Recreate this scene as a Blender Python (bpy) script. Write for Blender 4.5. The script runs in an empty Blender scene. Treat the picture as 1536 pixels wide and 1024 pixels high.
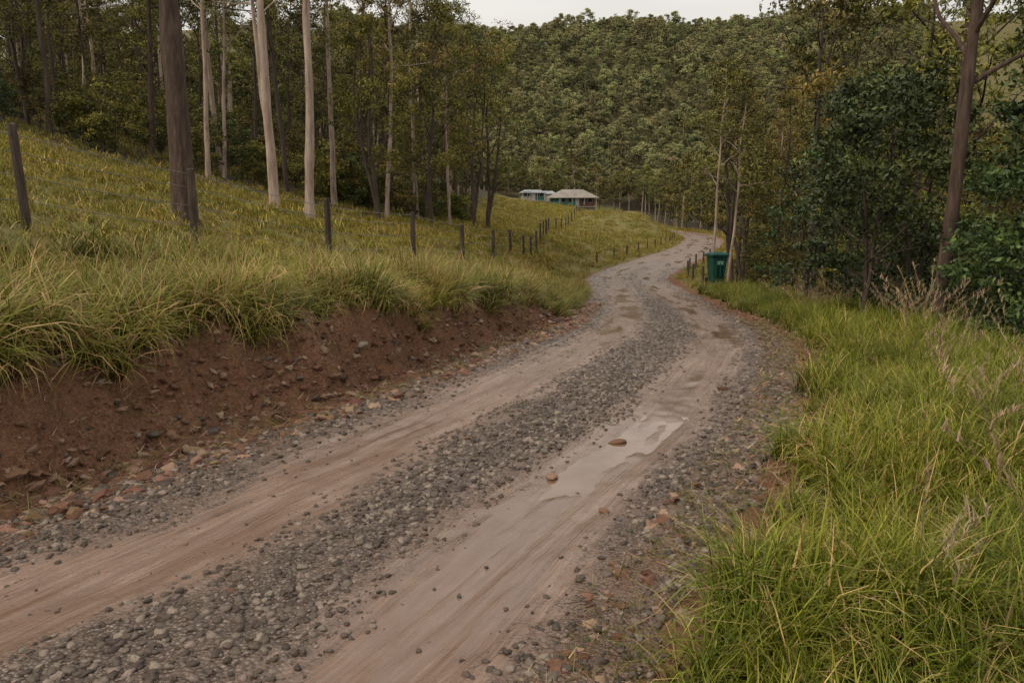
import bpy, bmesh, math, random
import numpy as np
from mathutils import Vector, noise as mnoise
rng=np.random.default_rng(11); random.seed(11)
sc=bpy.context.scene
sc.view_settings.view_transform='Standard'; sc.view_settings.look='None'; sc.view_settings.exposure=0
D=bpy.data
def link(o): sc.collection.objects.link(o); return o
# ------------------------------------------------------------ noise
def _h(ix,iy,seed):
    n=(ix*374761393+iy*668265263+seed*1274126177)&0xffffffff
    n=((n^(n>>13))*1274126177)&0xffffffff
    return ((n^(n>>16))&0xffff)/65535.0
def vn(x,y,seed=0):
    x=np.asarray(x,float);y=np.asarray(y,float)
    ix=np.floor(x).astype(np.int64);iy=np.floor(y).astype(np.int64)
    fx=x-ix;fy=y-iy;fx=fx*fx*(3-2*fx);fy=fy*fy*(3-2*fy)
    a=_h(ix,iy,seed);b=_h(ix+1,iy,seed);c=_h(ix,iy+1,seed);d=_h(ix+1,iy+1,seed)
    return (a*(1-fx)+b*fx)*(1-fy)+(c*(1-fx)+d*fx)*fy
def fbm(x,y,o=4,seed=0):
    r=0;a=.5;t=0
    for i in range(o):
        r=r+a*vn(x*2**i,y*2**i,seed+i);t+=a;a*=.5
    return r/t*2-1
def ss(a,b,x):
    t=np.clip((x-a)/(b-a),0,1);return t*t*(3-2*t)
# ------------------------------------------------------------ road centre line
K=np.array([(-9,-10,0),(-6,-4,0),(-4,-.3,0),(-2.6,2.3,0),(-1.58,4.08,0),(-.8,5.65,0),(.3,7.75,-.01),(1.3,10.1,-.06),(2.2,12.6,-.17),(3.1,15.9,-.42),(4.2,22.4,-1.0),
 (5.1,29,-1.5),(5.9,36,-1.92),(6.9,47,-2.2),(11,58.5,-2.2),(18.4,80.5,-2.5),(25.7,108.6,-2.85),(29,131,-3.1),(28.5,150,-3.3),(26.5,172,-3.0),(26,195,-2.2),(29,218,-.6),(36,250,1.2)],float)
def catmull(K):
    out=[]
    for i in range(1,len(K)-2):
        p0,p1,p2,p3=K[i-1:i+3]
        n=max(4,int(np.linalg.norm(p2-p1)/.1))
        t=np.linspace(0,1,n,endpoint=False)[:,None]
        d1=np.linalg.norm(p1-p0)+1e-6;d2=np.linalg.norm(p2-p1);d3=np.linalg.norm(p3-p2)+1e-6
        m1=((p1-p0)/d1*d2+(p2-p1)/d2*d1)/(d1+d2)*d2
        m2=((p2-p1)/d2*d3+(p3-p2)/d3*d2)/(d2+d3)*d2
        out.append((2*t**3-3*t**2+1)*p1+(t**3-2*t**2+t)*m1+(-2*t**3+3*t**2)*p2+(t**3-t**2)*m2)
    return np.vstack(out)
P=catmull(K)
seg=np.r_[0,np.cumsum(np.linalg.norm(np.diff(P[:,:2],axis=0),axis=1))]
L=seg[-1]; S=np.arange(0,L,.25)
C=np.stack([np.interp(S,seg,P[:,i]) for i in range(3)],1)
T=np.gradient(C[:,:2],axis=0);T/=np.linalg.norm(T,axis=1)[:,None]
N=np.stack([T[:,1],-T[:,0]],1)
def at_s(s):
    c=np.stack([np.interp(s,S,C[:,i]) for i in range(3)],-1)
    n=np.stack([np.interp(s,S,N[:,i]) for i in range(2)],-1)
    return c,n
def query(x,y):
    x=np.asarray(x,float).ravel();y=np.asarray(y,float).ravel()
    idx=np.empty(len(x),int)
    cx=C[:,0].astype(np.float32);cy=C[:,1].astype(np.float32)
    for i in range(0,len(x),8000):
        xx=x[i:i+8000,None].astype(np.float32);yy=y[i:i+8000,None].astype(np.float32)
        idx[i:i+8000]=np.argmin((xx-cx)**2+(yy-cy)**2,axis=1)
    dx=x-C[idx,0];dy=y-C[idx,1]
    ds=dx*T[idx,0]+dy*T[idx,1]
    d=dx*N[idx,0]+dy*N[idx,1]
    dist=np.hypot(dx,dy)
    d=np.where(np.abs(ds)<.5,d,np.sign(d+1e-9)*dist)
    s=S[idx]+np.clip(ds,-.25,.25)
    return s,d,np.interp(s,S,C[:,2])
def terrain(x,y,full=False):
    x=np.asarray(x,float);shp=x.shape;x=x.ravel();y=np.asarray(y,float).ravel()
    s,d,zr=query(x,y)
    A=np.interp(y,[50,95],[.27,.1]);c=np.interp(y,[12,18,40,60,80,100,180,230],[0,-.15,-.12,0,0,-.5,2.1,3.0])
    xl=np.where(x>0,-A*x,np.where(x>-30,-.27*x,8.1-.17*(x+30)))
    Pl=xl+c+fbm(x/7,y/7,3,3)*.28+fbm(x/1.6,y/1.6,3,5)*.07*ss(3.5,5,-d)
    nz=fbm(x*.9,y*.9,3,21)
    ad=-d+nz*.42+fbm(x*3,y*3,2,23)*.12
    bh=np.interp(y,[0,10,20,32,60],[.92,.9,.66,.4,.2])
    w1=np.interp(y,[15,35],[.8,2.2])
    zl=zr+bh*ss(2.75,2.75+w1,ad)**.8-.05*ss(2.0,2.4,-d)*(1-ss(2.6,3.0,ad))+.1*np.clip(ad-3.9,0,9)
    wr_=np.interp(y,[110,170],[7.2,13])
    w=ss(0,1,(-d-3.7)/(wr_-3.7))
    zl=zl*(1-w)+Pl*w
    zl=zl+1.9*np.exp(-((x-16.5)/8)**2-((y-118)/15)**2)*ss(3,8,-d)
    ff=np.interp(y,[45,90],[1,.35])
    e=d+fbm(x*.5,y*.5,2,31)*.25
    zr_=zr+.13*ss(2.3,3.3,e)-np.clip((e-4.5)*.55,0,4.6)*ff*ss(4.3,5.5,e)+.2*np.clip(e-28,0,80)*(1-ss(150,240,y))+fbm(x/2,y/2,3,8)*.12*ss(2.6,4,d)
    z=np.where(d<0,zl,zr_)
    kf=ss(228,250,y);z=z*(1-kf)+kf*(2.0-.02*x+8*ss(-20,-120,x))
    z=z-.07*(1-ss(1.95,2.35,np.abs(d)))
    hill=ss(225,500,y)*(89+.08*x+fbm(x/60,y/60,3,44)*8)+ss(235,260,y)*fbm(x/22,y/30,2,46)*3
    z=z+hill+ss(-40,-160,x)*10
    left=(d<0)
    top=np.interp(y,[8,20],[3.6,3.15])+fbm(x*.8,y*.8,2,79)*.28
    soilL=ss(2.0,2.3,-d)*(1-ss(top-.12,top+.12,ad+fbm(x*4,y*4,2,77)*.15))*(1-ss(20,28,y))*left
    soilR=ss(1.95,2.2,d)*(1-ss(2.5,2.85,d+fbm(x*1.5,y*1.5,3,78)*.45))*(~left)
    farL=ss(1.9,2.1,-d)*(1-ss(2.3,2.8,-d+nz*.5))*left
    soil=np.clip(np.maximum(np.maximum(soilL,soilR),farL),0,1)
    bf=ss(2.6,3.1,-d)*(1-ss(3.6,4.2,-d))*(1-ss(20,28,y))*left
    z=z+soil*(np.abs(d)>2.2)*(fbm(x*3.2,y*3.2,4,91)*.085+fbm(x*11,y*11,2,92)*.045)+bf*(fbm(s*2.6,d*.9,4,95)*.20+fbm(s*7,d*5,3,96)*.08)
    if not full: return z.reshape(shp)
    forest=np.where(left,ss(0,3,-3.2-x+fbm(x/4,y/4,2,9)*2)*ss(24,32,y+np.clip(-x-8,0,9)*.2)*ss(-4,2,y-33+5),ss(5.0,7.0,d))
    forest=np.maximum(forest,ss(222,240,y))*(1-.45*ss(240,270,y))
    return z.reshape(shp),s,d,soil,forest
def H1(x,y): return float(terrain(np.array([x]),np.array([y]))[0])
# ------------------------------------------------------------ mesh helper
def mesh_np(name,V,F,mats=(),mi=None,attrs={},smooth=False):
    V=np.asarray(V,np.float32);F=np.asarray(F,np.int32);k=F.shape[1]
    me=D.meshes.new(name);me.vertices.add(len(V));me.vertices.foreach_set('co',V.ravel())
    me.loops.add(F.size);me.loops.foreach_set('vertex_index',F.ravel())
    me.polygons.add(len(F));me.polygons.foreach_set('loop_start',np.arange(0,F.size,k,dtype=np.int32))
    for m in mats: me.materials.append(m)
    if mi is not None: me.polygons.foreach_set('material_index',np.asarray(mi,np.int32))
    for n,a in attrs.items():
        a=np.asarray(a,np.float32)
        if a.ndim==1:
            at=me.attributes.new(n,'FLOAT','POINT');at.data.foreach_set('value',a)
        else:
            at=me.attributes.new(n,'FLOAT_VECTOR','POINT');at.data.foreach_set('vector',a.ravel())
    me.update(calc_edges=True);me.validate()
    sm=np.zeros(len(me.polygons),bool);sm[:]=smooth
    me.polygons.foreach_set('use_smooth',sm)
    return me
def grid_faces(nx,ny):
    i=np.arange(nx-1);j=np.arange(ny-1);I,J=np.meshgrid(i,j)
    a=(J*nx+I).ravel();return np.stack([a,a+1,a+1+nx,a+nx],1)
# ------------------------------------------------------------ materials
class M:
    def __init__(s,name):
        s.m=D.materials.new(name);s.m.use_nodes=True;s.t=s.m.node_tree;s.n=s.t.nodes
        s.b=s.n['Principled BSDF'];s.out=s.n['Material Output']
        s.b.inputs['Specular IOR Level'].default_value=.3
    def N(s,ty,**k):
        x=s.n.new(ty)
        for a,v in k.items(): setattr(x,a,v)
        return x
    def L(s,a,b): s.t.links.new(a,b)
    def inp(s,node,name,v):
        if isinstance(v,bpy.types.NodeSocket): s.L(v,node.inputs[name])
        else: node.inputs[name].default_value=v
    def attr(s,n,o='Fac'):
        a=s.N('ShaderNodeAttribute');a.attribute_name=n;return a.outputs[o]
    def obj(s): return s.N('ShaderNodeTexCoord').outputs['Object']
    def geo(s): return s.N('ShaderNodeNewGeometry').outputs['Position']
    def mp(s,v,sc=(1,1,1)):
        n=s.N('ShaderNodeMapping');n.inputs['Scale'].default_value=sc;s.L(v,n.inputs['Vector']);return n.outputs[0]
    def noise(s,v,scale,det=4,rough=.6,o='Fac'):
        n=s.N('ShaderNodeTexNoise');n.inputs['Scale'].default_value=scale;n.inputs['Detail'].default_value=det;n.inputs['Roughness'].default_value=rough
        s.L(v,n.inputs['Vector']);return n.outputs[o]
    def voro(s,v,scale,o='Distance',f='F1'):
        n=s.N('ShaderNodeTexVoronoi');n.feature=f;n.inputs['Scale'].default_value=scale;s.L(v,n.inputs['Vector']);return n.outputs[o]
    def ramp(s,f,*st):
        r=s.N('ShaderNodeValToRGB');e=r.color_ramp.elements
        while len(e)<len(st): e.new(.5)
        for i,(p,c) in enumerate(st):
            e[i].position=p;e[i].color=(*c,1) if isinstance(c,(tuple,list)) else (c,c,c,1)
        s.L(f,r.inputs[0]);return r.outputs[0]
    def mix(s,f,a,b,bt='MIX'):
        n=s.N('ShaderNodeMix');n.data_type='RGBA';n.blend_type=bt
        for i,(sock,v) in enumerate(((n.inputs[0],f),(n.inputs[6],a),(n.inputs[7],b))):
            if isinstance(v,bpy.types.NodeSocket): s.L(v,sock)
            elif isinstance(v,(tuple,list)): sock.default_value=(*v,1)
            else: sock.default_value=v if i==0 else (v,v,v,1)
        return n.outputs[2]
    def math(s,op,a,b=0,c=0):
        n=s.N('ShaderNodeMath');n.operation=op
        for i,v in enumerate((a,b,c)):
            if isinstance(v,bpy.types.NodeSocket): s.L(v,n.inputs[i])
            else: n.inputs[i].default_value=v
        return n.outputs[0]
    def hsv(s,c,h=.5,sa=1,v=1):
        n=s.N('ShaderNodeHueSaturation')
        s.inp(n,'Hue',h);s.inp(n,'Saturation',sa);s.inp(n,'Value',v);s.inp(n,'Color',c);return n.outputs[0]
    def bump(s,h,st=.5,dist=.02,nrm=None):
        n=s.N('ShaderNodeBump');s.inp(n,'Strength',st);n.inputs['Distance'].default_value=dist
        s.L(h,n.inputs['Height'])
        if nrm: s.L(nrm,n.inputs['Normal'])
        return n.outputs[0]
    def rand(s): return s.N('ShaderNodeObjectInfo').outputs['Random']
    def fin(s,col,rough=.8,nrm=None):
        s.inp(s.b,'Base Color',(*col,1) if isinstance(col,tuple) else col);s.inp(s.b,'Roughness',rough)
        if nrm: s.L(nrm,s.b.inputs['Normal'])
        return s.m
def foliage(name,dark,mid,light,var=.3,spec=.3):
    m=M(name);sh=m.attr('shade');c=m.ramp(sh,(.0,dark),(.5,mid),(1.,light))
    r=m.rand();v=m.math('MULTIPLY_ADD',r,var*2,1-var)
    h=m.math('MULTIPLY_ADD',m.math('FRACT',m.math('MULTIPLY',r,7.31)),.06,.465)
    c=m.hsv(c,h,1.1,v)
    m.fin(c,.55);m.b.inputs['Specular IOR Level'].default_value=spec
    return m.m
leaf_euc=foliage('leaf_eucalypt',(.036,.036,.011),(.115,.107,.030),(.26,.215,.065),.3,.2)
leaf_wat=foliage('leaf_wattle',(.036,.039,.011),(.115,.118,.029),(.27,.23,.065),.3,.2)
leaf_dark=foliage('leaf_broad_dark',(.013,.022,.007),(.044,.067,.020),(.12,.145,.045),.25,.35)
leaf_far=foliage('leaf_hill_forest',(.10,.105,.065),(.185,.188,.098),(.31,.30,.145),.35,.03)  # pale, low-contrast colours: distance haze painted into the leaves
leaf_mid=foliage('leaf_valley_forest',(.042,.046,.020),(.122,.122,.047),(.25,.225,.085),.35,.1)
def bark(name,a,b,c,sc=6):
    m=M(name);o=m.obj();v=m.mp(o,(sc,sc,sc*.18));n=m.noise(v,1.5,6,.65);n2=m.noise(o,.8,3)
    col=m.mix(m.math('MULTIPLY',n2,.8),m.ramp(n,(.3,a),(.5,b),(.72,c)),a)
    return m.fin(col,.85,m.bump(n,.9,.04))
bark_pale=bark('bark_pale',(.16,.11,.085),(.46,.35,.28),(.64,.53,.44),4)
bark_dark=bark('bark_dark',(.035,.025,.018),(.085,.062,.047),(.14,.11,.085))
bark_brown=bark('bark_brown',(.030,.019,.014),(.095,.060,.044),(.19,.13,.10),9)
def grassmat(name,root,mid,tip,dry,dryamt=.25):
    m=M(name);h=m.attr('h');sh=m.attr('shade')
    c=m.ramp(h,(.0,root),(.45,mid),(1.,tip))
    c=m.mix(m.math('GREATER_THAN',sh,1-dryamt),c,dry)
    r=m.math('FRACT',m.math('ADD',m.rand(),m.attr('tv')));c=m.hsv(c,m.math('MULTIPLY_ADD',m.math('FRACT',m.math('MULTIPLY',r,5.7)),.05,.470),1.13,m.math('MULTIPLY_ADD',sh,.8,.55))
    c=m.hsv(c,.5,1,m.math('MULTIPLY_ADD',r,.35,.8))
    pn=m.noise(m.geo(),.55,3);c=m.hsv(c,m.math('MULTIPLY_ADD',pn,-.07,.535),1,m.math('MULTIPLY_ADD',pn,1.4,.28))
    m.fin(c,.5);m.b.inputs['Specular IOR Level'].default_value=.25
    tr=m.N('ShaderNodeBsdfTranslucent');m.L(c,tr.inputs[0]);mx=m.N('ShaderNodeMixShader');mx.inputs[0].default_value=.25
    m.L(m.b.outputs[0],mx.inputs[1]);m.L(tr.outputs[0],mx.inputs[2]);m.L(mx.outputs[0],m.out.inputs[0])
    return m.m
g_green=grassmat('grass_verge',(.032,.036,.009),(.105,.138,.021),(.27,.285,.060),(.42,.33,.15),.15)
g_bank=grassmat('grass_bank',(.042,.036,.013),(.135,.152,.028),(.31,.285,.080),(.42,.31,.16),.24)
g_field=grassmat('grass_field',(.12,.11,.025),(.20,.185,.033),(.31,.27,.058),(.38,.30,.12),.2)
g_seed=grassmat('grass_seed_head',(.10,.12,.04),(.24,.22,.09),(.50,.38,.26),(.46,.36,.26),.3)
# terrain material
m=M('ground_terrain');g=m.geo();soil=m.attr('soil');forest=m.attr('forest')
n1=m.noise(g,.35,4);n2=m.noise(g,5,5,.7);n3=m.noise(g,28,4,.7)
gc=m.ramp(n1,(.3,(.13,.125,.03)),(.5,(.19,.17,.042)),(.7,(.26,.21,.065)))
gc=m.mix(.6,gc,m.ramp(n2,(.3,(.10,.09,.025)),(.7,(.26,.22,.075))))
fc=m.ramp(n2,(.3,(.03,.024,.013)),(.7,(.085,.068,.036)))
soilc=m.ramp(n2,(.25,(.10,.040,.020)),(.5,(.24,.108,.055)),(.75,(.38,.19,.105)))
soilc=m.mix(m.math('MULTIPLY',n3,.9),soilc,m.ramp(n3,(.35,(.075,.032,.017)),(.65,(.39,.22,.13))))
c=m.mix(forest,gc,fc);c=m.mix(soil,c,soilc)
bh=m.math('ADD',m.math('MULTIPLY',n2,1.0),m.math('MULTIPLY',n3,.8))
ground_m=m.fin(c,.9,m.bump(bh,1.0,.12))
# road material
m=M('road_gravel_mud');uv=m.attr('ruv','Vector');tr=m.attr('track');wet=m.attr('wet');soil=m.attr('soil')
g=m.geo();st=m.noise(m.mp(uv,(9,.55,1)),1.0,5,.65);st2=m.noise(m.mp(uv,(38,2.2,1)),1.0,3,.6)
fine=m.noise(g,60,4,.7);med=m.noise(g,6,4,.65);big=m.noise(g,1.3,4,.6);vc=m.voro(g,42,'Color');vd=m.voro(g,42)
vv=m.N('ShaderNodeSeparateColor');m.L(vc,vv.inputs[0])
grav=m.ramp(vv.outputs[0],(.0,(.060,.039,.029)),(.5,(.110,.080,.060)),(.8,(.16,.123,.097)),(1.,(.25,.20,.16)))
grav=m.mix(m.ramp(vd,(.30,0.),(.65,1.)),grav,(.06,.036,.025))
mud=m.ramp(m.math('ADD',m.math('MULTIPLY',st,.65),m.math('MULTIPLY',st2,.35)),(.34,(.115,.066,.044)),(.5,(.235,.150,.110)),(.66,(.37,.27,.215)))
mud=m.mix(m.ramp(med,(.35,.0),(.7,.5)),mud,(.17,.098,.066))
mud=m.mix(m.ramp(fine,(.5,0.),(.7,.6)),mud,(.12,.08,.057))
f=m.math('ADD',tr,m.math('MULTIPLY_ADD',fine,.6,-.3))
f=m.math('ADD',f,m.math('MULTIPLY_ADD',st,1.2,-.6))
f=m.math('ADD',f,m.math('MULTIPLY_ADD',med,.9,-.45))
f=m.ramp(f,(.12,0.),(.65,1.))
c=m.mix(f,grav,mud)
sc_=m.ramp(fine,(.3,(.075,.034,.019)),(.7,(.23,.13,.08)))
c=m.mix(m.math('MULTIPLY',soil,m.ramp(med,(.3,.5),(.6,1.))),c,sc_)
c=m.mix(m.ramp(big,(.42,0.),(.62,.35)),c,(.14,.083,.054))
c=m.mix(m.math('MULTIPLY',wet,.65),c,(.12,.066,.039))
hh=m.math('ADD',m.math('MULTIPLY',m.math('SUBTRACT',1,vd),m.math('SUBTRACT',1,f)),m.math('MULTIPLY',st2,.8))
hh=m.math('ADD',hh,m.math('MULTIPLY',fine,.35));hh=m.math('ADD',hh,m.math('MULTIPLY',med,.6));hh=m.math('ADD',hh,m.math('MULTIPLY',st,.9))
ro=m.math('SUBTRACT',m.math('MULTIPLY_ADD',med,.7,-.03),m.math('MULTIPLY',wet,.3))
ro=m.math('MAXIMUM',ro,.12)
bs=m.math('MULTIPLY_ADD',wet,-.6,.72)
road_m=m.fin(c,ro,m.bump(hh,bs,.028));m.b.inputs['Specular IOR Level'].default_value=.75
# stones
def stonemat(name,a,b,c,ro=.6):
    m=M(name);r=m.rand();n=m.noise(m.obj(),3,4)
    col=m.ramp(r,(.0,a),(.6,b),(1.,c));col=m.hsv(col,m.math('MULTIPLY_ADD',m.math('FRACT',m.math('MULTIPLY',r,9.3)),.04,.48),1,m.math('MULTIPLY_ADD',n,.9,.55))
    return m.fin(col,ro,m.bump(n,.3,.1))
st_grey=stonemat('stone_grey',(.048,.033,.025),(.105,.080,.062),(.25,.198,.160),.38)
st_red=stonemat('stone_red_earth',(.070,.032,.018),(.175,.092,.055),(.30,.20,.14),.85)
# ------------------------------------------------------------ terrain mesh
ar=np.arange
xs=np.concatenate([ar(-400,-60,12),ar(-60,-12,1.),ar(-12,-8,.2),ar(-8,9,.07),ar(9,12,.2),ar(12,30,.4),ar(30,80,1.5),ar(80,560,12)])
ys=np.concatenate([ar(-30,0,1.5),ar(0,2,.25),ar(2,18,.07),ar(18,45,.22),ar(45,110,.6),ar(110,240,2),ar(240,520,6),ar(520,1000,40)])
X,Y=np.meshgrid(xs,ys)
z,s,d,soil,forest=terrain(X,Y,True)
V=np.stack([X.ravel(),Y.ravel(),z.ravel()],1)
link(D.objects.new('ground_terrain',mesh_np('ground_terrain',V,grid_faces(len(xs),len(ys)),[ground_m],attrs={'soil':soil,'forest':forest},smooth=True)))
# ------------------------------------------------------------ road mesh
rs=np.concatenate([ar(6,32,.05),ar(32,60,.15),ar(60,L-22,.5)]);rd=ar(-2.75,2.76,.045)
def rut(s,d):
    dw=d+fbm(s*.25,s*0+3,2,5)*.14+fbm(s*.9,d*1.2,2,6)*.14
    t1=np.exp(-(np.abs(dw+1.02)/.56)**2.4);t2=np.exp(-(np.abs(dw-1.02)/.52)**2.4)
    return dw,t1,t2
def s_at_xy(x,y): 
    a,b,c=query([x],[y]);return a[0]
sp=s_at_xy(.5,6.4)
def roadz(s,d):
    dw,t1,t2=rut(s,d)
    pud=np.exp(-np.abs((s-sp)/1.25)**3)*np.exp(-np.abs((dw-.92-.12*np.sin(s*2.4))/.33)**3)
    z=.04-.02*(d/2)**2-.036*t1-.037*t2-.034*pud
    g=1-np.maximum(t1,t2)
    z=z+fbm(s*1.3,d*2.5,3,12)*.024+fbm(s*9,d*9,2,14)*.012*(.5+g)+fbm(s*.8,d*14,3,15)*.018*(.35+1-g)*(1-.45*pud)
    return z-.16*ss(2.15,2.7,np.abs(d)+fbm(s*1.1,d*1.1,3,17)*.25),t1,t2,pud
SS,DD=np.meshgrid(rs,rd,indexing='ij');SR=SS.ravel();DR=DD.ravel()
c,n=at_s(SR);dz,t1,t2,pud=roadz(SR,DR)
V=np.stack([c[:,0]+n[:,0]*DR,c[:,1]+n[:,1]*DR,c[:,2]+dz],1)
far=ss(24,50,SR)
track=np.clip(np.maximum(t1,t2)*.9+.5*far,0,1)+fbm(SR*.7,DR*2,3,51)*.3
sr=SR-sp;dw=rut(SR,DR)[0]
wet=np.exp(-((sr+.2)/3.2)**4)*np.exp(-((dw-.92)/.45)**4)*(.5+.9*vn(SR*2,DR*5,61))
wet=np.maximum(wet,.9*np.maximum(t1*.75,t2)*ss(-.05,.4,fbm(SR*.5,DR*3,3,63)))
ed=ss(1.5,2.25,np.abs(DR)+fbm(SR*1.2,DR*2,3,66)*.45)
link(D.objects.new('gravel_road',mesh_np('gravel_road',V,grid_faces(len(rd),len(rs)),[road_m],attrs={'ruv':np.stack([DR,SR,0*sr],1),'track':track,'wet':np.clip(wet,0,1),'soil':ed},smooth=True)))
# puddle water
m=M('puddle_water');nz=m.noise(m.geo(),9,3);nz2=m.noise(m.geo(),2.2,3)
pud_m=m.fin(m.ramp(nz2,(.35,(.13,.072,.040)),(.65,(.20,.125,.08))),.045,m.bump(nz,.16,.012));m.b.inputs['Specular IOR Level'].default_value=1.0
a=np.linspace(sp-2.0,sp+2.0,40);b=np.linspace(.35,1.6,20);A,B=np.meshgrid(a,b,indexing='ij')
c,n=at_s(A.ravel());pc,_=at_s(np.array([sp]))
V=np.stack([c[:,0]+n[:,0]*B.ravel(),c[:,1]+n[:,1]*B.ravel(),c[:,0]*0+pc[0,2]-.027],1)
link(D.objects.new('puddle',mesh_np('puddle',V,grid_faces(20,40),[pud_m],smooth=True)))
# ------------------------------------------------------------ instancing
def proto_col(name,meshes):
    col=D.collections.new(name)
    for i,me in enumerate(meshes):
        o=D.objects.new(f'{name}_{i:02d}',me);col.objects.link(o)
    return col
def scatter(name,pts,rot,scl,idx,col,realize=False):
    me=D.meshes.new(name);n=len(pts);me.vertices.add(n);me.vertices.foreach_set('co',np.asarray(pts,np.float32).ravel())
    a=me.attributes.new('rot','FLOAT_VECTOR','POINT');a.data.foreach_set('vector',np.asarray(rot,np.float32).ravel())
    scl=np.asarray(scl,np.float32)
    if scl.ndim==1: scl=np.repeat(scl[:,None],3,1)
    a=me.attributes.new('scl','FLOAT_VECTOR','POINT');a.data.foreach_set('vector',scl.ravel())
    a=me.attributes.new('idx','INT','POINT');a.data.foreach_set('value',np.asarray(idx,np.int32))
    a=me.attributes.new('tv','FLOAT','POINT');a.data.foreach_set('value',rng.random(n).astype(np.float32))
    o=link(D.objects.new(name,me))
    ng=D.node_groups.new(name+'_nodes','GeometryNodeTree')
    ng.interface.new_socket('Geometry',in_out='INPUT',socket_type='NodeSocketGeometry')
    ng.interface.new_socket('Geometry',in_out='OUTPUT',socket_type='NodeSocketGeometry')
    nn=ng.nodes;gi=nn.new('NodeGroupInput');go=nn.new('NodeGroupOutput');ip=nn.new('GeometryNodeInstanceOnPoints')
    ci=nn.new('GeometryNodeCollectionInfo');ci.inputs['Collection'].default_value=col;ci.inputs['Separate Children'].default_value=True;ci.inputs['Reset Children'].default_value=True
    def na(nm,ty):
        x=nn.new('GeometryNodeInputNamedAttribute');x.data_type=ty;x.inputs['Name'].default_value=nm;return x.outputs['Attribute']
    e=nn.new('FunctionNodeEulerToRotation')
    lk=ng.links.new
    lk(gi.outputs[0],ip.inputs['Points']);lk(ci.outputs[0],ip.inputs['Instance']);ip.inputs['Pick Instance'].default_value=True
    lk(na('idx','INT'),ip.inputs['Instance Index']);lk(na('rot','FLOAT_VECTOR'),e.inputs[0]);lk(e.outputs[0],ip.inputs['Rotation'])
    lk(na('scl','FLOAT_VECTOR'),ip.inputs['Scale'])
    if realize:
        rl=nn.new('GeometryNodeRealizeInstances');lk(ip.outputs[0],rl.inputs[0]);lk(rl.outputs[0],go.inputs[0])
    else: lk(ip.outputs[0],go.inputs[0])
    md=o.modifiers.new('scatter','NODES');md.node_group=ng
    return o
# ------------------------------------------------------------ stones
def stone(seed,mat,flat=.6,rough=.2):
    bm=bmesh.new();bmesh.ops.create_icosphere(bm,subdivisions=2,radius=1)
    for v in bm.verts:
        p=v.co*.9+Vector((seed*3.1,seed,0));k=1+.5*mnoise.noise(p)+rough*1.6*mnoise.noise(p*2.6)
        v.co*=k;v.co.z*=flat;v.co.x*=1.15
    me=D.meshes.new('stone');bm.to_mesh(me);bm.free();me.materials.append(mat)
    me.polygons.foreach_set('use_smooth',np.full(len(me.polygons),seed%2==0));return me
col_g=proto_col('gravel_stone',[stone([0,2,4,6,8,3][i],st_grey,.55+.06*i) for i in range(6)])
col_r=proto_col('earth_stone',[stone(i+10,st_red,.5+.05*i,.6) for i in range(4)]+[stone(20,st_grey,.5,.3),stone(23,st_red,.6,.6)])
def rscat(s0,s1,dens_fn,maxd,d0=-2.5,d1=2.4):
    n=int((s1-s0)*(d1-d0)*maxd);s=rng.uniform(s0,s1,n);d=rng.uniform(d0,d1,n)
    keep=rng.random(n)<dens_fn(s,d)/maxd;return s[keep],d[keep]
def gd(near):
    def f(s,d):
        dw,t1,t2=rut(s,d);g=np.clip(1-np.maximum(t1,t2)*1.2,0,1)
        g=g*(.2+2.0*vn(s*1.3,d*2.2,71)*vn(s*4,d*5,72)**.5)*np.where(np.abs(dw)>1.35,.6,1)
        return near*(g*.97+.022)*(1-.85*np.exp(-((s-sp)/2)**4)*np.exp(-((dw-.95)/.5)**4))
    return f
SG=[];DG=[];RG=[]
for s0,s1,de,r0,r1 in ((7.5,16,980,.006,.032),(16,24,460,.009,.031),(24,38,150,.013,.030),(38,60,40,.018,.034)):
    a,b=rscat(s0,s1,gd(de),de*1.8);SG.append(a);DG.append(b);RG.append(r0+(r1-r0)*rng.random(len(a))**1.9)
SG=np.concatenate(SG);DG=np.concatenate(DG);RG=np.concatenate(RG)
_,ta,tb=rut(SG,DG);RG=RG*(1-.45*np.maximum(ta,tb))
c,n=at_s(SG);dz=roadz(SG,DG)[0]
PT=np.stack([c[:,0]+n[:,0]*DG,c[:,1]+n[:,1]*DG,c[:,2]+dz+RG*.0],1)
nn_=len(PT);print('gravel',nn_)
scatter('road_gravel',PT,np.stack([rng.normal(0,.25,nn_),rng.normal(0,.25,nn_),rng.uniform(0,6.28,nn_)],1),RG,rng.integers(0,6,nn_),col_g)
def edge_pts(n,s0,s1,d0,d1,p=1.8,ra=.010,rb=.06):
    s=s0+(s1-s0)*rng.random(n)**1.3;d=rng.uniform(d0,d1,n);c,nn=at_s(s)
    x=c[:,0]+nn[:,0]*d;y=c[:,1]+nn[:,1]*d;z=np.maximum(terrain(x,y),c[:,2]+roadz(s,d)[0]);r=ra+(rb-ra)*rng.random(n)**6
    return np.stack([x,y,z-r*.1],1),r
p1,r1=edge_pts(9500,7,34,-3.0,-1.8,ra=.008,rb=.07);p2,r2=edge_pts(5600,7,36,1.75,2.8,ra=.007,rb=.055);p3,r3=edge_pts(7500,7,24,-3.9,-2.8,ra=.007,rb=.048)
PT=np.vstack([p1,p2,p3]);R=np.r_[r1,r2,r3];k=len(R)
scatter('earth_clods_and_stones',PT,np.stack([rng.normal(0,.3,k),rng.normal(0,.3,k),rng.uniform(0,6.28,k)],1),R,rng.integers(0,6,k),col_r)
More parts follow.
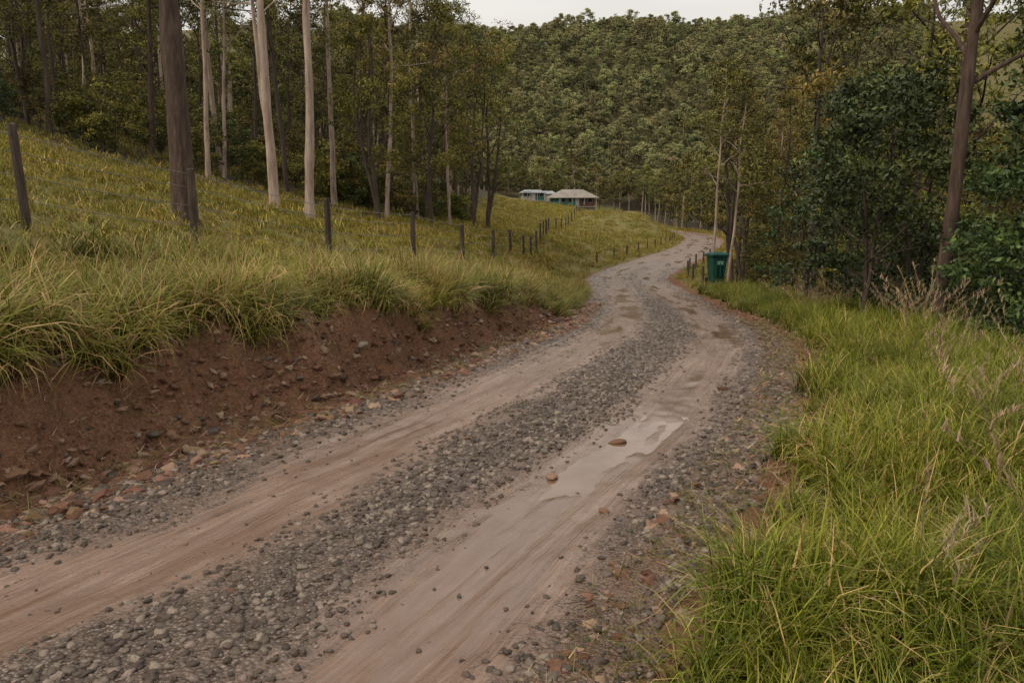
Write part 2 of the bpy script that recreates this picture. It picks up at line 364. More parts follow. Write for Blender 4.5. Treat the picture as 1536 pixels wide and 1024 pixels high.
for i,(x,y,r) in enumerate(((1.0,7.18,.06),(.325,6.2,.05),(.66,5.45,.035),(2.55,9.4,.05),(-.42,7.1,.03),(-1.6,4.2,.03))):
    s,d,zz=query([x],[y]);o=link(D.objects.new('rock',stone(30+i,st_red,.5)));o.location=(x,y,zz[0]+roadz(s,d)[0][0]+r*.2);o.scale=(r*1.2,r*.9,r);o.rotation_euler[2]=i
# ------------------------------------------------------------ grass prototypes
def blades(n,rad,l0,l1,w,bend,seed,segs=4,upright=1.):
    r=np.random.default_rng(seed);az=r.uniform(0,6.28,n);rr=rad*np.sqrt(r.random(n));a0=r.uniform(0,6.28,n)
    bx=rr*np.cos(a0);by=rr*np.sin(a0);Ln=r.uniform(l0,l1,n);bd=bend*r.uniform(.3,1.5,n);th0=r.uniform(.0,.35,n)/upright
    W=w*r.uniform(.6,1.3,n);sh=r.random(n)
    V=[];Hh=[];Sh=[]
    px=bx.copy();py=by.copy();pz=np.zeros(n)-.02
    side=np.stack([-np.sin(az),np.cos(az),0*az],1)
    for k in range(segs+1):
        t=k/segs;wd=W*(1-t**1.7)*.5+.0004
        p=np.stack([px,py,pz],1)
        V.append(p-side*wd[:,None]);V.append(p+side*wd[:,None]);Hh+=[np.full(n,t)]*2;Sh+=[sh]*2
        th=th0+bd*(t+.5/segs)**1.3;st=Ln/segs
        px=px+np.sin(th)*np.cos(az)*st;py=py+np.sin(th)*np.sin(az)*st;pz=pz+np.cos(th)*st
    V=np.stack(V,0);F=[]
    idx=np.arange(n)
    for k in range(segs):
        a=2*k*n+idx;b=(2*k+1)*n+idx;c_=(2*k+3)*n+idx;d_=(2*k+2)*n+idx;F.append(np.stack([a,b,c_,d_],1))
    return V.reshape(-1,3),np.vstack(F),np.concatenate(Hh),np.concatenate(Sh)
def clump_mesh(name,mat,parts):
    V=[];F=[];Hh=[];Sh=[];o=0
    for p in parts:
        v,f,h,s_=p;V.append(v);F.append(f+o);o+=len(v);Hh.append(h);Sh.append(s_)
    return mesh_np(name,np.vstack(V),np.vstack(F),[mat],attrs={'h':np.concatenate(Hh),'shade':np.concatenate(Sh)},smooth=True)
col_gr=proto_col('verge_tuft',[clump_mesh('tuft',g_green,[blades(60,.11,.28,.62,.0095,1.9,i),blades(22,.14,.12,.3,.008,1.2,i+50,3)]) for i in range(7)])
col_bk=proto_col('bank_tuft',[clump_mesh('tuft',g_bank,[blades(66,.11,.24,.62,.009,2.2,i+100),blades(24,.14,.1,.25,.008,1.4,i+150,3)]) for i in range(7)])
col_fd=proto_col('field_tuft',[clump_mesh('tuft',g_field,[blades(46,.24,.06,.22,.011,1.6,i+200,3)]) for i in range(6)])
def seedstalk(seed):
    r=np.random.default_rng(seed)
    parts=[]
    for k in range(5):
        v,f,h,s_=blades(1,.06,.75,1.15,.006,.7,seed*10+k,8);parts.append((v,f,h*.6,s_*.5))
        tipi=[(v[2*j]+v[2*j+1])/2 for j in range(5,9)]
        for j in range(26):
            t=r.random()*2.99;i0=int(t);p=tipi[i0]*(1-t+i0)+tipi[i0+1]*(t-i0)
            b=blades(1,.001,.04,.09,.008,1.2,seed*1000+k*50+j,2)
            parts.append((b[0]+p,b[1],b[2]*0+1,b[3]*.5))
    return clump_mesh('seed_stalk',g_seed,parts)
col_sd=proto_col('seed_stalk',[seedstalk(i+1) for i in range(4)])
def in_view(x,y,m=.78): return (y>2.0)&(np.abs(x)<m*y+1.2)
def gscat(name,xr,yr,nmax,dens,col,nv,smin,smax,zoff=0,tilt=.12,hang=False,grow=None,real=False):
    A=(xr[1]-xr[0])*(yr[1]-yr[0]);n=int(A*nmax)
    x=rng.uniform(*xr,n);y=rng.uniform(*yr,n);k=in_view(x,y);x=x[k];y=y[k]
    z,s,d,soil,forest=terrain(x,y,True);k=rng.random(len(x))<dens(x,y,s,d,soil,forest)
    x=x[k];y=y[k];z=z[k];d=d[k];s=s[k];n=len(x)
    sc_=rng.uniform(smin,smax,n)*(.5+1.0*vn(x*1.1,y*1.1,99))
    if grow: sc_=sc_*grow(y)
    rot=np.stack([rng.normal(0,tilt,n),rng.normal(0,tilt,n),rng.uniform(0,6.28,n)],1)
    if hang:
        _,nn=at_s(s);w=(1-ss(3.3,4.2,-d))*.6*(d<0)*rng.uniform(.5,1.3,n)
        rot[:,0]+=-nn[:,1]*w;rot[:,1]+=nn[:,0]*w;rot[:,2]*=(w<.1);sc_*=1+.15*(w>.1)
    print(name,n)
    pts=np.stack([x,y,z+zoff],1);ix=rng.integers(0,nv,n)
    scatter(name,pts,rot,sc_,ix,col,real)
fv=lambda x,y,s,d,so,fo:(d>2.35)*(d<6.4)*(1-so)*np.interp(y,[2,12,34],[1,.7,.3])
gv=lambda y:np.interp(y,[4,12,34],[1,.95,1.15])
gscat('verge_grass',(-1,10),(1.6,14),46,fv,col_gr,7,.7,1.15,grow=gv,real=True)
gscat('verge_grass',(3,14),(14,36),36,fv,col_gr,7,.7,1.15,grow=gv)
fb=lambda x,y,s,d,so,fo:(d<-2.7)*(d>-6.4)*np.maximum((1-so)**.5,.14*(d<-3.2))*np.interp(-d,[2.6,4.4,5.2,6.4],[1,1,.5,.15])*np.interp(y,[2,14,34],[1,.75,.45])
gscat('bank_grass',(-11,1),(2,14),56,fb,col_bk,7,.85,1.35,hang=True,real=True)
gscat('bank_grass',(-8,5),(14,36),36,fb,col_bk,7,.85,1.35,hang=True)
gscat('field_grass',(-34,8),(6,60),12,lambda x,y,s,d,so,fo:(d<-4.8)*(1-.8*fo)*np.interp(y,[6,25,60],[1,.8,.45]),col_fd,6,.8,1.3,tilt=.25,grow=lambda y:np.interp(y,[8,30,60],[1,1.25,1.6]))
gscat('far_meadow_grass',(-12,40),(34,200),3,lambda x,y,s,d,so,fo:(np.abs(d)>2.7)*((d<0)|(d<6.5))*(1-.9*fo)*np.interp(y,[34,80,200],[1,.6,.2]),col_fd,6,1.0,1.7,tilt=.25,grow=lambda y:np.interp(y,[34,100,200],[1.2,1.7,2.1]))
gscat('seed_grass',(0,14),(3,28),2.6,lambda x,y,s,d,so,fo:(d>3.2)*(d<6.5)*np.interp(d,[3.2,4.6,6.5],[.2,1,.6]),col_sd,4,.7,1.1)
gscat('bank_seed_grass',(-16,4),(6,26),1.2,lambda x,y,s,d,so,fo:(d<-4.2)*(d>-7.5)*1.,col_sd,4,.35,.6)
col_st=proto_col('dry_straw',[clump_mesh('straw',g_seed,[blades(7,.1,.08,.22,.006,.8,i+700,2,.25)]) for i in range(4)])
q1,_r=edge_pts(1900,7,26,1.8,2.9);q2,_r=edge_pts(900,7,22,-3.4,-2.0);q=np.vstack([q1,q2]);k=len(q)
scatter('dry_straw',q+np.array([0,0,.01]),np.stack([rng.choice([-1.5,1.5],k)+rng.normal(0,.1,k),rng.normal(0,.15,k),rng.uniform(0,6.28,k)],1),rng.uniform(.5,1.1,k),rng.integers(0,4,k),col_st)
# ------------------------------------------------------------ trees
class TB:
    def __init__(s): s.V=[];s.F=[];s.mi=[];s.sh=[];s.o=0
    def tube(s,pts,rad,sides,mi=0):
        pts=np.asarray(pts,float);rad=np.asarray(rad,float);n=len(pts)
        t=np.gradient(pts,axis=0);t/=np.linalg.norm(t,axis=1)[:,None]+1e-9
        ref=np.array([1.,0,0]) if abs(t[0,2])>.7 else np.array([0,0,1.])
        u=np.cross(t,ref);u/=np.linalg.norm(u,axis=1)[:,None]+1e-9;v=np.cross(t,u)
        a=np.linspace(0,2*np.pi,sides,endpoint=False)
        R=pts[:,None,:]+rad[:,None,None]*(np.cos(a)[None,:,None]*u[:,None,:]+np.sin(a)[None,:,None]*v[:,None,:])
        s.V.append(R.reshape(-1,3));i=np.arange(n-1)[:,None];j=np.arange(sides)[None,:];j2=(j+1)%sides
        F=np.stack([i*sides+j+0*j,i*sides+j2,(i+1)*sides+j2,(i+1)*sides+j],-1).reshape(-1,4)
        s.F.append(F+s.o);s.mi.append(np.full(len(F),mi));s.sh.append(np.full(n*sides,.5));s.o+=n*sides
    def leaves(s,cen,csh,per,cr,Ln,Wd,droop,r,mi=1,hg=0):
        m_=len(cen);c=np.repeat(cen,per,0);k=len(c)
        u=r.normal(size=(k,3));u/=np.linalg.norm(u,axis=1)[:,None];rad=r.random(k)**.5
        c=c+u*rad[:,None]*np.repeat(cr,per)[:,None]*np.array([1,1,.6])
        a=r.normal(size=(k,3));a[:,2]-=droop;a/=np.linalg.norm(a,axis=1)[:,None]
        b=np.cross(a,r.normal(size=(k,3)));b/=np.linalg.norm(b,axis=1)[:,None]
        l=(Ln*r.uniform(.6,1.3,k))[:,None]*.5;w=(Wd*r.uniform(.7,1.3,k))[:,None]*.5
        V=np.stack([c-a*l,c+b*w-a*l*.15,c+a*l,c-b*w-a*l*.15],1).reshape(-1,3)
        F=np.arange(k*4).reshape(-1,4)+s.o
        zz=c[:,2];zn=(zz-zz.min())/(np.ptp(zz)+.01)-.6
        sh=np.clip(np.repeat(csh,per)+r.normal(0,.16,k)+u[:,2]*rad*.2+zn*hg,0,1)  # crown and clump tops lightened: light from above painted into leaf colour
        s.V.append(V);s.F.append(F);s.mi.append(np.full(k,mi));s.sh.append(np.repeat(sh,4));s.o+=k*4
    def mesh(s,name,mats):
        mi=np.concatenate(s.mi)
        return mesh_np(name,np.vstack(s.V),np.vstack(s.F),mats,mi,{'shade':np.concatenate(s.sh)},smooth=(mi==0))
def make_tree(name,seed,H=13,r0=.16,cb=.4,cr=2.8,limbs=14,subs=5,per=45,Ln=.14,Wd=.045,droop=.6,clr=.5,mats=(),up=.75,lean=(0,0),sides=8,stems=1,wander=.25,twigs=True,crown='round',hg=.15):
    r=np.random.default_rng(seed);t=TB();cen=[];rad=[];shd=[]
    for stn in range(stems):
        n=12;f=np.linspace(0,1,n);az=r.uniform(0,6.28);sp_=(0 if stems==1 else .12*H)
        wx=np.cumsum(r.normal(0,wander,n))*f**.5*.5;wy=np.cumsum(r.normal(0,wander,n))*f**.5*.5
        tp=np.stack([wx+lean[0]*f*H+np.cos(az)*sp_*f**1.2,wy+lean[1]*f*H+np.sin(az)*sp_*f**1.2,f*H*r.uniform(.88,1)],1);tp[0,2]=-.4
        rr=r0*(1-.8*f**1.1)*(.8 if stems>1 else 1)
        ff=np.linspace(0,1,36);tps=np.stack([np.interp(ff,f,tp[:,i]) for i in range(3)],1)
        ks=np.hanning(7);ks/=ks.sum()
        for i in range(2):
            q=np.pad(tps[:,i],3,mode='edge');tps[:,i]=np.convolve(q,ks,'valid')
        rs_=np.interp(ff,f,rr)*(1+.05*r.normal(size=36));rs_[0]=r0*1.7*(.8 if stems>1 else 1);rs_[1]*=1.12;t.tube(tps,rs_,sides)
        nl=limbs//stems if stems>1 else limbs
        for i in range(nl):
            fh=cb+(1-cb)*(i+r.random()*.8)/nl;fh=min(fh,.985)
            p0=np.array([np.interp(fh,ff,tps[:,k]) for k in range(3)]);tr_=np.interp(fh,f,rr)
            q=(fh-cb)/(1-cb)
            pr=(np.sin(np.pi*min(1,.2+q*.85))**.7) if crown=='round' else (1-.75*q)
            Ll=cr*max(pr,.3)*r.uniform(.65,1.2);az=i*2.4+r.normal(0,.4)
            el=up*r.uniform(.6,1.3)+q*.3
            d_=np.array([np.cos(az)*np.cos(el),np.sin(az)*np.cos(el),np.sin(el)])
            pts=[p0];cur=d_.copy()
            for k in range(6):
                cur=cur+r.normal(0,.13,3)+np.array([0,0,-.04]);cur/=np.linalg.norm(cur);pts.append(pts[-1]+cur*Ll/6)
            pts=np.array(pts);lr=tr_*.5*np.linspace(1,.22,7);t.tube(pts,lr,max(4,sides-3))
            bsh=r.uniform(.2,.78)
            for j in range(subs):
                g_=r.uniform(.35,1.);k=g_*6;k0=min(int(k),5);b0=pts[k0]*(1-(k-k0))+pts[k0+1]*(k-k0)
                sd=r.normal(size=3)*.75+cur*.6+np.array([0,0,.3]);sd/=np.linalg.norm(sd);sl=Ll*r.uniform(.25,.5)
                b1=b0+sd*sl*.5;b2=b0+sd*sl+np.array([0,0,-.06*sl])
                if twigs: t.tube([b0,b1,b2],[lr[k0]*.45,lr[k0]*.3,.004],4)
                for q_ in ((b1,.8),(b2,1.)):
                    if r.random()<.12: continue
                    cen.append(q_[0]+r.normal(0,.12,3));rad.append(clr*q_[1]*r.uniform(.5,1.25));shd.append(bsh+r.normal(0,.13))
            cen.append(pts[-1]);rad.append(clr*r.uniform(.7,1.2));shd.append(bsh+.1)
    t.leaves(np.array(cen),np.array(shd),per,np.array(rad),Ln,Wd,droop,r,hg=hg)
    return t.mesh(name,list(mats))
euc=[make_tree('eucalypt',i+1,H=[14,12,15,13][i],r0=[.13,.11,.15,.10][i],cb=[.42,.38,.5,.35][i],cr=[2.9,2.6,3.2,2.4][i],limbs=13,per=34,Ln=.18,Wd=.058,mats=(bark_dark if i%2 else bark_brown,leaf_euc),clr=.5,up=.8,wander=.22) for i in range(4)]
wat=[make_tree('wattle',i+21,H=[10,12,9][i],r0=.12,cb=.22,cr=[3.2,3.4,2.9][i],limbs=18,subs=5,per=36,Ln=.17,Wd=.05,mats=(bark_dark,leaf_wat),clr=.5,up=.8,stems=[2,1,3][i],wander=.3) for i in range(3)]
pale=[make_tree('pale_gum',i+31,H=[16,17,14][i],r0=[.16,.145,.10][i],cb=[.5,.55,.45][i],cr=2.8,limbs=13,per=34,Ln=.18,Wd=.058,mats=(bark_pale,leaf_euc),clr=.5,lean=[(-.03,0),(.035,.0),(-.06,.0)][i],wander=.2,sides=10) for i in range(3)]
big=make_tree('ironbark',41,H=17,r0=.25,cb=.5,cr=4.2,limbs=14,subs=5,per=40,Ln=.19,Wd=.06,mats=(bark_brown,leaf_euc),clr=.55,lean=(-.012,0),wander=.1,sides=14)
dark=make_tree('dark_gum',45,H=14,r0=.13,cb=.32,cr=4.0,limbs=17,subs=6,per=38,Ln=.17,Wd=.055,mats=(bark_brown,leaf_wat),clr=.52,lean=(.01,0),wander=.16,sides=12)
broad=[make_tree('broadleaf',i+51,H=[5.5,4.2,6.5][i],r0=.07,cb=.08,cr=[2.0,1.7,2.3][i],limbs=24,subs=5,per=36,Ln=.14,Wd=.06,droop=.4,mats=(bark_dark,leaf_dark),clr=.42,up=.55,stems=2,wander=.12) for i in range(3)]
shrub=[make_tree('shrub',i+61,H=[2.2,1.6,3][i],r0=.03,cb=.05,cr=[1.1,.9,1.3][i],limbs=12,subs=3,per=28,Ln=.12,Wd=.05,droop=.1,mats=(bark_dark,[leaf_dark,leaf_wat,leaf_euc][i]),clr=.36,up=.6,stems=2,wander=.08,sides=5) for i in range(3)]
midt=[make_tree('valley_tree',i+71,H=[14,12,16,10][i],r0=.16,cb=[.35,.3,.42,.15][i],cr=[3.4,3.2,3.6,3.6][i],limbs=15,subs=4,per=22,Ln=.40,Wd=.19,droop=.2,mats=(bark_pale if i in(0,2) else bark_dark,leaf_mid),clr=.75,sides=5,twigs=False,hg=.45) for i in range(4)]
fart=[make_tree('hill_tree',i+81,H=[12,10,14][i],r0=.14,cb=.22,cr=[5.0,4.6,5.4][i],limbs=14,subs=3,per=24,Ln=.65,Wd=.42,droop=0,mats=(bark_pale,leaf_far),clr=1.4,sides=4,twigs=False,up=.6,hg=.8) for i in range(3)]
def put(name,me,x,y,s=1,rz=0,dz=0):
    o=link(D.objects.new(name,me));o.location=(x,y,H1(x,y)-.05+dz);o.scale=(s,s,s*1.0);o.rotation_euler[2]=rz;return o
put('ironbark_tree',big,-7.0,17.3,1,0)
put('pale_gum_tree',pale[0],-7.7,26.2,1.0,0)
put('pale_gum_tree',pale[1],-6.35,25.2,.98,0)
put('pale_gum_tree',pale[2],-8.3,28.5,1.0,.1)
put('pale_gum_tree',pale[2],-11.6,31,1.0,2.1)
put('pale_gum_tree',pale[2],-5.6,36,1.0,3.6)
put('pale_gum_tree',pale[1],-5.0,42.5,.85,2.6)
put('pale_gum_tree',pale[2],-3.4,44,.85,1.0)
put('wattle_tree',wat[1],-3.7,38,.9,1.0)
put('wattle_tree',wat[0],-2.2,46,1.15,2.0)
put('wattle_tree',wat[2],-5.6,34,.95,.4)
put('wattle_tree',wat[1],-3.0,57,1.15,4.0)
put('wattle_tree',wat[0],-1.6,51,1.2,.7)
put('pale_gum_tree',pale[2],9.95,39.6,.8,1.3)
put('pale_gum_tree',pale[2],10.9,40.2,.75,3.0)
put('wattle_tree',wat[0],11.6,42,1.15,3.0)
put('eucalyptus_tree',euc[1],9.4,25.5,1.0,2.0)
put('wattle_tree',wat[0],10.2,27.5,1.2,.5)
put('wattle_tree',dark,7.45,13.8,1.0,0)
put('wattle_tree',dark,11.5,21,1.05,2.2)
put('broadleaf_tree',broad[0],7.9,17.8,1.0,.3)
put('broadleaf_tree',broad[2],9.6,19,1.0,2.3)
put('broadleaf_tree',broad[1],8.8,13.0,.9,1.3)
put('broadleaf_tree',broad[0],9.6,14.6,.95,4.3)
put('broadleaf_tree',broad[2],10.8,16.2,1.1,5)
put('broadleaf_tree',broad[2],9.4,22.5,1.0,1)
put('wattle_tree',wat[2],13,45,1.2,5)
put('wattle_tree',wat[1],14,50,1.05,3)
def jit(x0,x1,y0,y1,sp):
    gx,gy=np.meshgrid(np.arange(x0,x1,sp),np.arange(y0,y1,sp));gx=gx.ravel()+rng.uniform(-.42,.42,gx.size)*sp;gy=gy.ravel()+rng.uniform(-.42,.42,gy.size)*sp
    return gx,gy
gx,gy=jit(-42,-3.4,26,76,4.2)
k=(np.abs(gx)<.8*gy)&(gy>np.interp(gx,[-46,-22,-15,-9,-5,-3],[28,28,31,32,38,42]));gx=gx[k];gy=gy[k]
gz=terrain(gx,gy);nl=0
for x,y,z in zip(gx,gy,gz):
    q=random.random();me=random.choice(euc) if q<.5 else random.choice(wat) if q<.75 else pale[2] if q<.9 else random.choice(pale)
    nm='eucalyptus_tree' if q<.5 else 'wattle_tree' if q<.75 else 'pale_gum_tree'
    o=link(D.objects.new(nm,me));o.location=(x,y,z-.1);sc_=random.uniform(.75,1.1);o.scale=(sc_*random.uniform(.85,1.15),sc_,sc_);o.rotation_euler=(random.gauss(0,.04),random.gauss(0,.04),random.uniform(0,6.28));nl+=1
gx,gy=jit(6,58,9,80,4.1);s,d,_=query(gx,gy)
k=(d>6.6)&(gx<.8*gy+2)&(d<30)&~((d<7.5)&(gy<35));gx=gx[k];gy=gy[k];gz=terrain(gx,gy)
for x,y,z in zip(gx,gy,gz):
    q=random.random();me=random.choice(euc) if q<.45 else random.choice(wat) if q<.85 else random.choice(broad) if q<.93 else random.choice(pale)
    nm='eucalyptus_tree' if q<.45 else 'wattle_tree' if q<.85 else 'broadleaf_tree' if q<.93 else 'pale_gum_tree'
    o=link(D.objects.new(nm,me));o.location=(x,y,z-.1);sc_=random.uniform(.8,1.15);o.scale=(sc_*random.uniform(.85,1.15),sc_,sc_);o.rotation_euler=(random.gauss(0,.05),random.gauss(0,.05),random.uniform(0,6.28));nl+=1
print('near trees',nl)
c_sh=proto_col('undergrowth_shrub',shrub)
n=2400;x=rng.uniform(-45,40,n);y=rng.uniform(9,80,n);z,s,d,so,fo=terrain(x,y,True)
k=in_view(x,y,.8)&((((d<0)&(y>np.interp(x,[-46,-22,-15,-9,-5,-3],[27.5,28,31,33,39,44]))&(x<-3.2)&(y<60))|((d>6.3)&(d<18))))
x=x[k];y=y[k];z=z[k];k=len(x);print('undergrowth',k)
scatter('undergrowth',np.stack([x,y,z-.05],1),np.stack([0*x,0*x,rng.uniform(0,6.28,k)],1),rng.uniform(.5,1.2,k),rng.choice([0,1,2,1,2],k),c_sh)
c_mid=proto_col('valley_tree',midt)
gx,gy=jit(-100,150,76,242,5.4);z,s,d,so,fo=terrain(gx,gy,True)
bl=np.interp(gy,[76,110,150,200,212],[-4,-5,-7,-14,-14])
k=((d<0)&((gx<bl)|(gy>218)))|((d>6)&((d<55)|(gy>215)));k&=(gx<.7*gy)&(gx>-.6*gy);gx,gy,z=gx[k],gy[k],z[k];k=len(gx);print('valley',k)
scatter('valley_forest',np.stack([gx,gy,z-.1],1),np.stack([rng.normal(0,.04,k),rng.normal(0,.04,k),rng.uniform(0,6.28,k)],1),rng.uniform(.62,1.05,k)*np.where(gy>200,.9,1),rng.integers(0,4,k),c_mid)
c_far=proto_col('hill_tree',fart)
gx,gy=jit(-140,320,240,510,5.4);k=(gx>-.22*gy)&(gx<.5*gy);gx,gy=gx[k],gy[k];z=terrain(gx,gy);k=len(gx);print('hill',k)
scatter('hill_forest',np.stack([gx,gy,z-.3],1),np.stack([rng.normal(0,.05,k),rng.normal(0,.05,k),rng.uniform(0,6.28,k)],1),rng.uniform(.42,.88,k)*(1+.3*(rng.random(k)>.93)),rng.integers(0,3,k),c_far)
# ------------------------------------------------------------ small built things
def simple(name,col,ro=.6,nz=None,metal=0):
    m=M(name)
    if nz:
        n=m.noise(m.obj(),nz,5);c=m.hsv(m.ramp(n,(.3,tuple(x*.65 for x in col)),(.7,tuple(min(1,x*1.2) for x in col))))
        m.fin(c,ro,m.bump(n,.3,.02))
    else: m.fin(tuple(col),ro)
    m.b.inputs['Metallic'].default_value=metal;return m.m
m=M('post_timber');o=m.obj();n=m.noise(m.mp(o,(22,22,2)),1,5,.7);n2=m.noise(m.geo(),1.3,2)
post_m=m.fin(m.hsv(m.ramp(n,(.3,(.03,.021,.016)),(.6,(.10,.073,.055)),(.8,(.19,.15,.12))),.5,1,m.math('MULTIPLY_ADD',n2,1.,.35)),.9,m.bump(n,.8,.02))
wire_m=simple('wire_steel',(.22,.21,.2),.45,metal=.8)
def post_mesh(h,r,seed):
    bm=bmesh.new();rr=random.Random(seed);rings=7;sd=10;vs=[]
    ph=[rr.uniform(.86,1.1) for _ in range(sd)]
    for i in range(rings):
        z=-.3+(h+.3)*i/(rings-1);k=1-.08*i/rings
        ring=[]
        for j in range(sd):
            a=2*math.pi*j/sd;q=r*k*ph[j]*rr.uniform(.96,1.04)
            ring.append(bm.verts.new((q*math.cos(a)+.006*math.sin(i),q*math.sin(a),z+(rr.uniform(-.012,.012) if i==rings-1 else 0))))
        vs.append(ring)
    top=[bm.verts.new((v.co.x*.82,v.co.y*.82,v.co.z+.012)) for v in vs[-1]];vs.append(top)
    for i in range(len(vs)-1):
        for j in range(sd): bm.faces.new((vs[i][j],vs[i][(j+1)%sd],vs[i+1][(j+1)%sd],vs[i+1][j]))
    bm.faces.new(top);me=D.meshes.new('post');bm.to_mesh(me);bm.free();me.materials.append(post_m);return me
def fence(name,pts,h,r,wires,wr=.0035,hs=None):
    e=link(D.objects.new(name,None));P_=[]
    for i,(x,y) in enumerate(pts):
        z=H1(x,y);hh=(hs[i] if hs and i<len(hs) else h)*random.uniform(.95,1.04)
        o=link(D.objects.new('post',post_mesh(hh,r*random.uniform(.9,1.15),i)));o.location=(x,y,z);o.rotation_euler=(random.gauss(0,.02),random.gauss(0,.015),random.uniform(0,3));o.parent=e
        P_.append(Vector((x,y,z)))
    t=TB()
    for w in wires:
        pts3=[]
        for a,b in zip(P_[:-1],P_[1:]):
            for k in range(6):
                q=k/6;p=a.lerp(b,q);pts3.append((p.x,p.y,p.z+w*h-.03*math.sin(math.pi*q)+.0))
        pts3.append((P_[-1].x,P_[-1].y,P_[-1].z+w*h))
        t.tube(pts3,[wr]*len(pts3),4)
        for (a,b) in zip(P_[:6],P_[1:7]):
            Ls=(b-a).length
            for k in range(int(Ls/.25)):
                q=k*.25/Ls;p=a.lerp(b,q);zz=p.z+w*h-.03*math.sin(math.pi*q)
                t.tube([(p.x-.012,p.y,zz-.016),(p.x,p.y,zz),(p.x+.012,p.y,zz+.016)],[.002]*3,3)
    o=link(D.objects.new('wires',t.mesh('wires',[wire_m])));o.parent=e
fa=[(-8.2,6.9),(-6.45,10.7),(-5.3,13.4),(-3.75,16.4),(-2.6,21.1),(-1.55,25.2),(-.72,30.3),(-.06,35.4),(.6,40),(1.06,44.5),(1.5,49),(1.9,54),(2.3,59),(2.7,64),(3.0,69.5),(3.4,75),(4.4,81),(5.4,88),(6.3,94),(7,100),(8,108),(9,116),(10,125),(11,134),(12,143),(13,152),(14.5,162),(16,172)]
fence('wire_fence',fa,1.3,.068,(.3,.55,.78,.95),.0055,hs=[1.4,1.35,1.35,1.35])
def alongroad(s0,s1,st,dd):
    r=[]
    for s in np.arange(s0,s1,st):
        c,n=at_s(np.array([s]));r.append((c[0,0]+n[0,0]*dd,c[0,1]+n[0,1]*dd))
    return r
s58=s_at_xy(9,54);s110=s_at_xy(25,104)
fence('wire_fence',alongroad(s58,s110,5,-3.6),.85,.055,(.5,.85),.004)
fence('wire_fence',alongroad(s_at_xy(6.2,40),s_at_xy(12,61),3.2,3.4),.9,.055,(.5,.85),.004)
def box(bm,x0,x1,y0,y1,z0,z1,tx=0,ty=0,mi=0):
    v=[bm.verts.new(p) for p in ((x0+tx,y0+ty,z0),(x1-tx,y0+ty,z0),(x1-tx,y1-ty,z0),(x0+tx,y1-ty,z0),(x0,y0,z1),(x1,y0,z1),(x1,y1,z1),(x0,y1,z1))]
    fs=[(3,2,1,0),(4,5,6,7),(0,1,5,4),(1,2,6,5),(2,3,7,6),(3,0,4,7)];out=[]
    for f in fs:
        q=bm.faces.new([v[i] for i in f]);q.material_index=mi;out.append(q)
    return out
def bobj(name,mats,fn,parent=None,bev=0):
    bm=bmesh.new();fn(bm);bmesh.ops.recalc_face_normals(bm,faces=bm.faces)
    me=D.meshes.new(name);bm.to_mesh(me);bm.free()
    for q in mats: me.materials.append(q)
    o=link(D.objects.new(name,me));o.parent=parent
    if bev: b=o.modifiers.new('b','BEVEL');b.width=bev;b.segments=3;b.limit_method='ANGLE'
    return o
bin_m=simple('bin_green_plastic',(.008,.060,.045),.45,3);bl_m=simple('bin_black_rubber',(.02,.02,.02),.6);lab_m=simple('bin_label',(.16,.24,.21),.5)
e=link(D.objects.new('wheelie_bin',None));e.location=(9.65,37.6,H1(9.65,37.6)+.22);e.rotation_euler[2]=.15;e.scale=(1.12,1.12,1.25)
bobj('body',[bin_m],lambda bm:box(bm,-.33,.33,-.36,.36,.06,1.0,.08,.09),e,.06)
bobj('rim',[bin_m],lambda bm:box(bm,-.37,.37,-.40,.40,1.003,1.06),e,.02)
def lid(bm):
    box(bm,-.39,.39,-.43,.38,1.063,1.10);fs=box(bm,-.33,.33,-.36,.32,1.103,1.17)
    for v in fs[1].verts: v.co.x*=.8;v.co.y*=.8
bobj('lid',[bin_m],lid,e,.02)
bobj('ribs',[bin_m],lambda bm:[box(bm,a-.02,a+.02,-.375,-.33,.3,.95,0,-.045) for a in(-.18,0,.18)],e)
bobj('label',[lab_m],lambda bm:box(bm,-.13,.13,-.385,-.379,.72,.86),e)
def whl(bm):
    for sx in(-.3,.3):
        r=bmesh.ops.create_cone(bm,cap_ends=True,segments=20,radius1=.11,radius2=.11,depth=.06)
        for v in r['verts']: v.co=Vector((v.co.z+sx,v.co.y+.33,v.co.x+.11))
    r=bmesh.ops.create_cone(bm,cap_ends=True,segments=8,radius1=.016,radius2=.016,depth=.6)
    for v in r['verts']: v.co=Vector((v.co.z,v.co.y+.44,v.co.x+1.02))
bobj('wheels_and_handle',[bl_m],whl,e)
bobj('base_block',[post_m],lambda bm:box(bm,-.3,.3,-.3,.3,-.5,.055),e)
m=M('roof_metal');o=m.obj();wv=m.N('ShaderNodeTexWave');wv.inputs['Scale'].default_value=4;m.L(o,wv.inputs['Vector']);n=m.noise(o,.8,4)
roof_m=m.fin(m.ramp(n,(.3,(.18,.155,.13)),(.7,(.29,.26,.225))),.7,m.bump(wv.outputs[1],.3,.03))
roof_b=simple('roof_blue_grey',(.27,.28,.31),.6,1);wall_t=simple('wall_teal',(.045,.17,.14),.7,2);wall_r=simple('wall_maroon',(.17,.07,.06),.7,2);wall_c=simple('wall_cream',(.33,.29,.24),.7,2)
glass=simple('window_glass',(.03,.035,.04),.1);trim=simple('trim_white',(.36,.34,.31),.6)
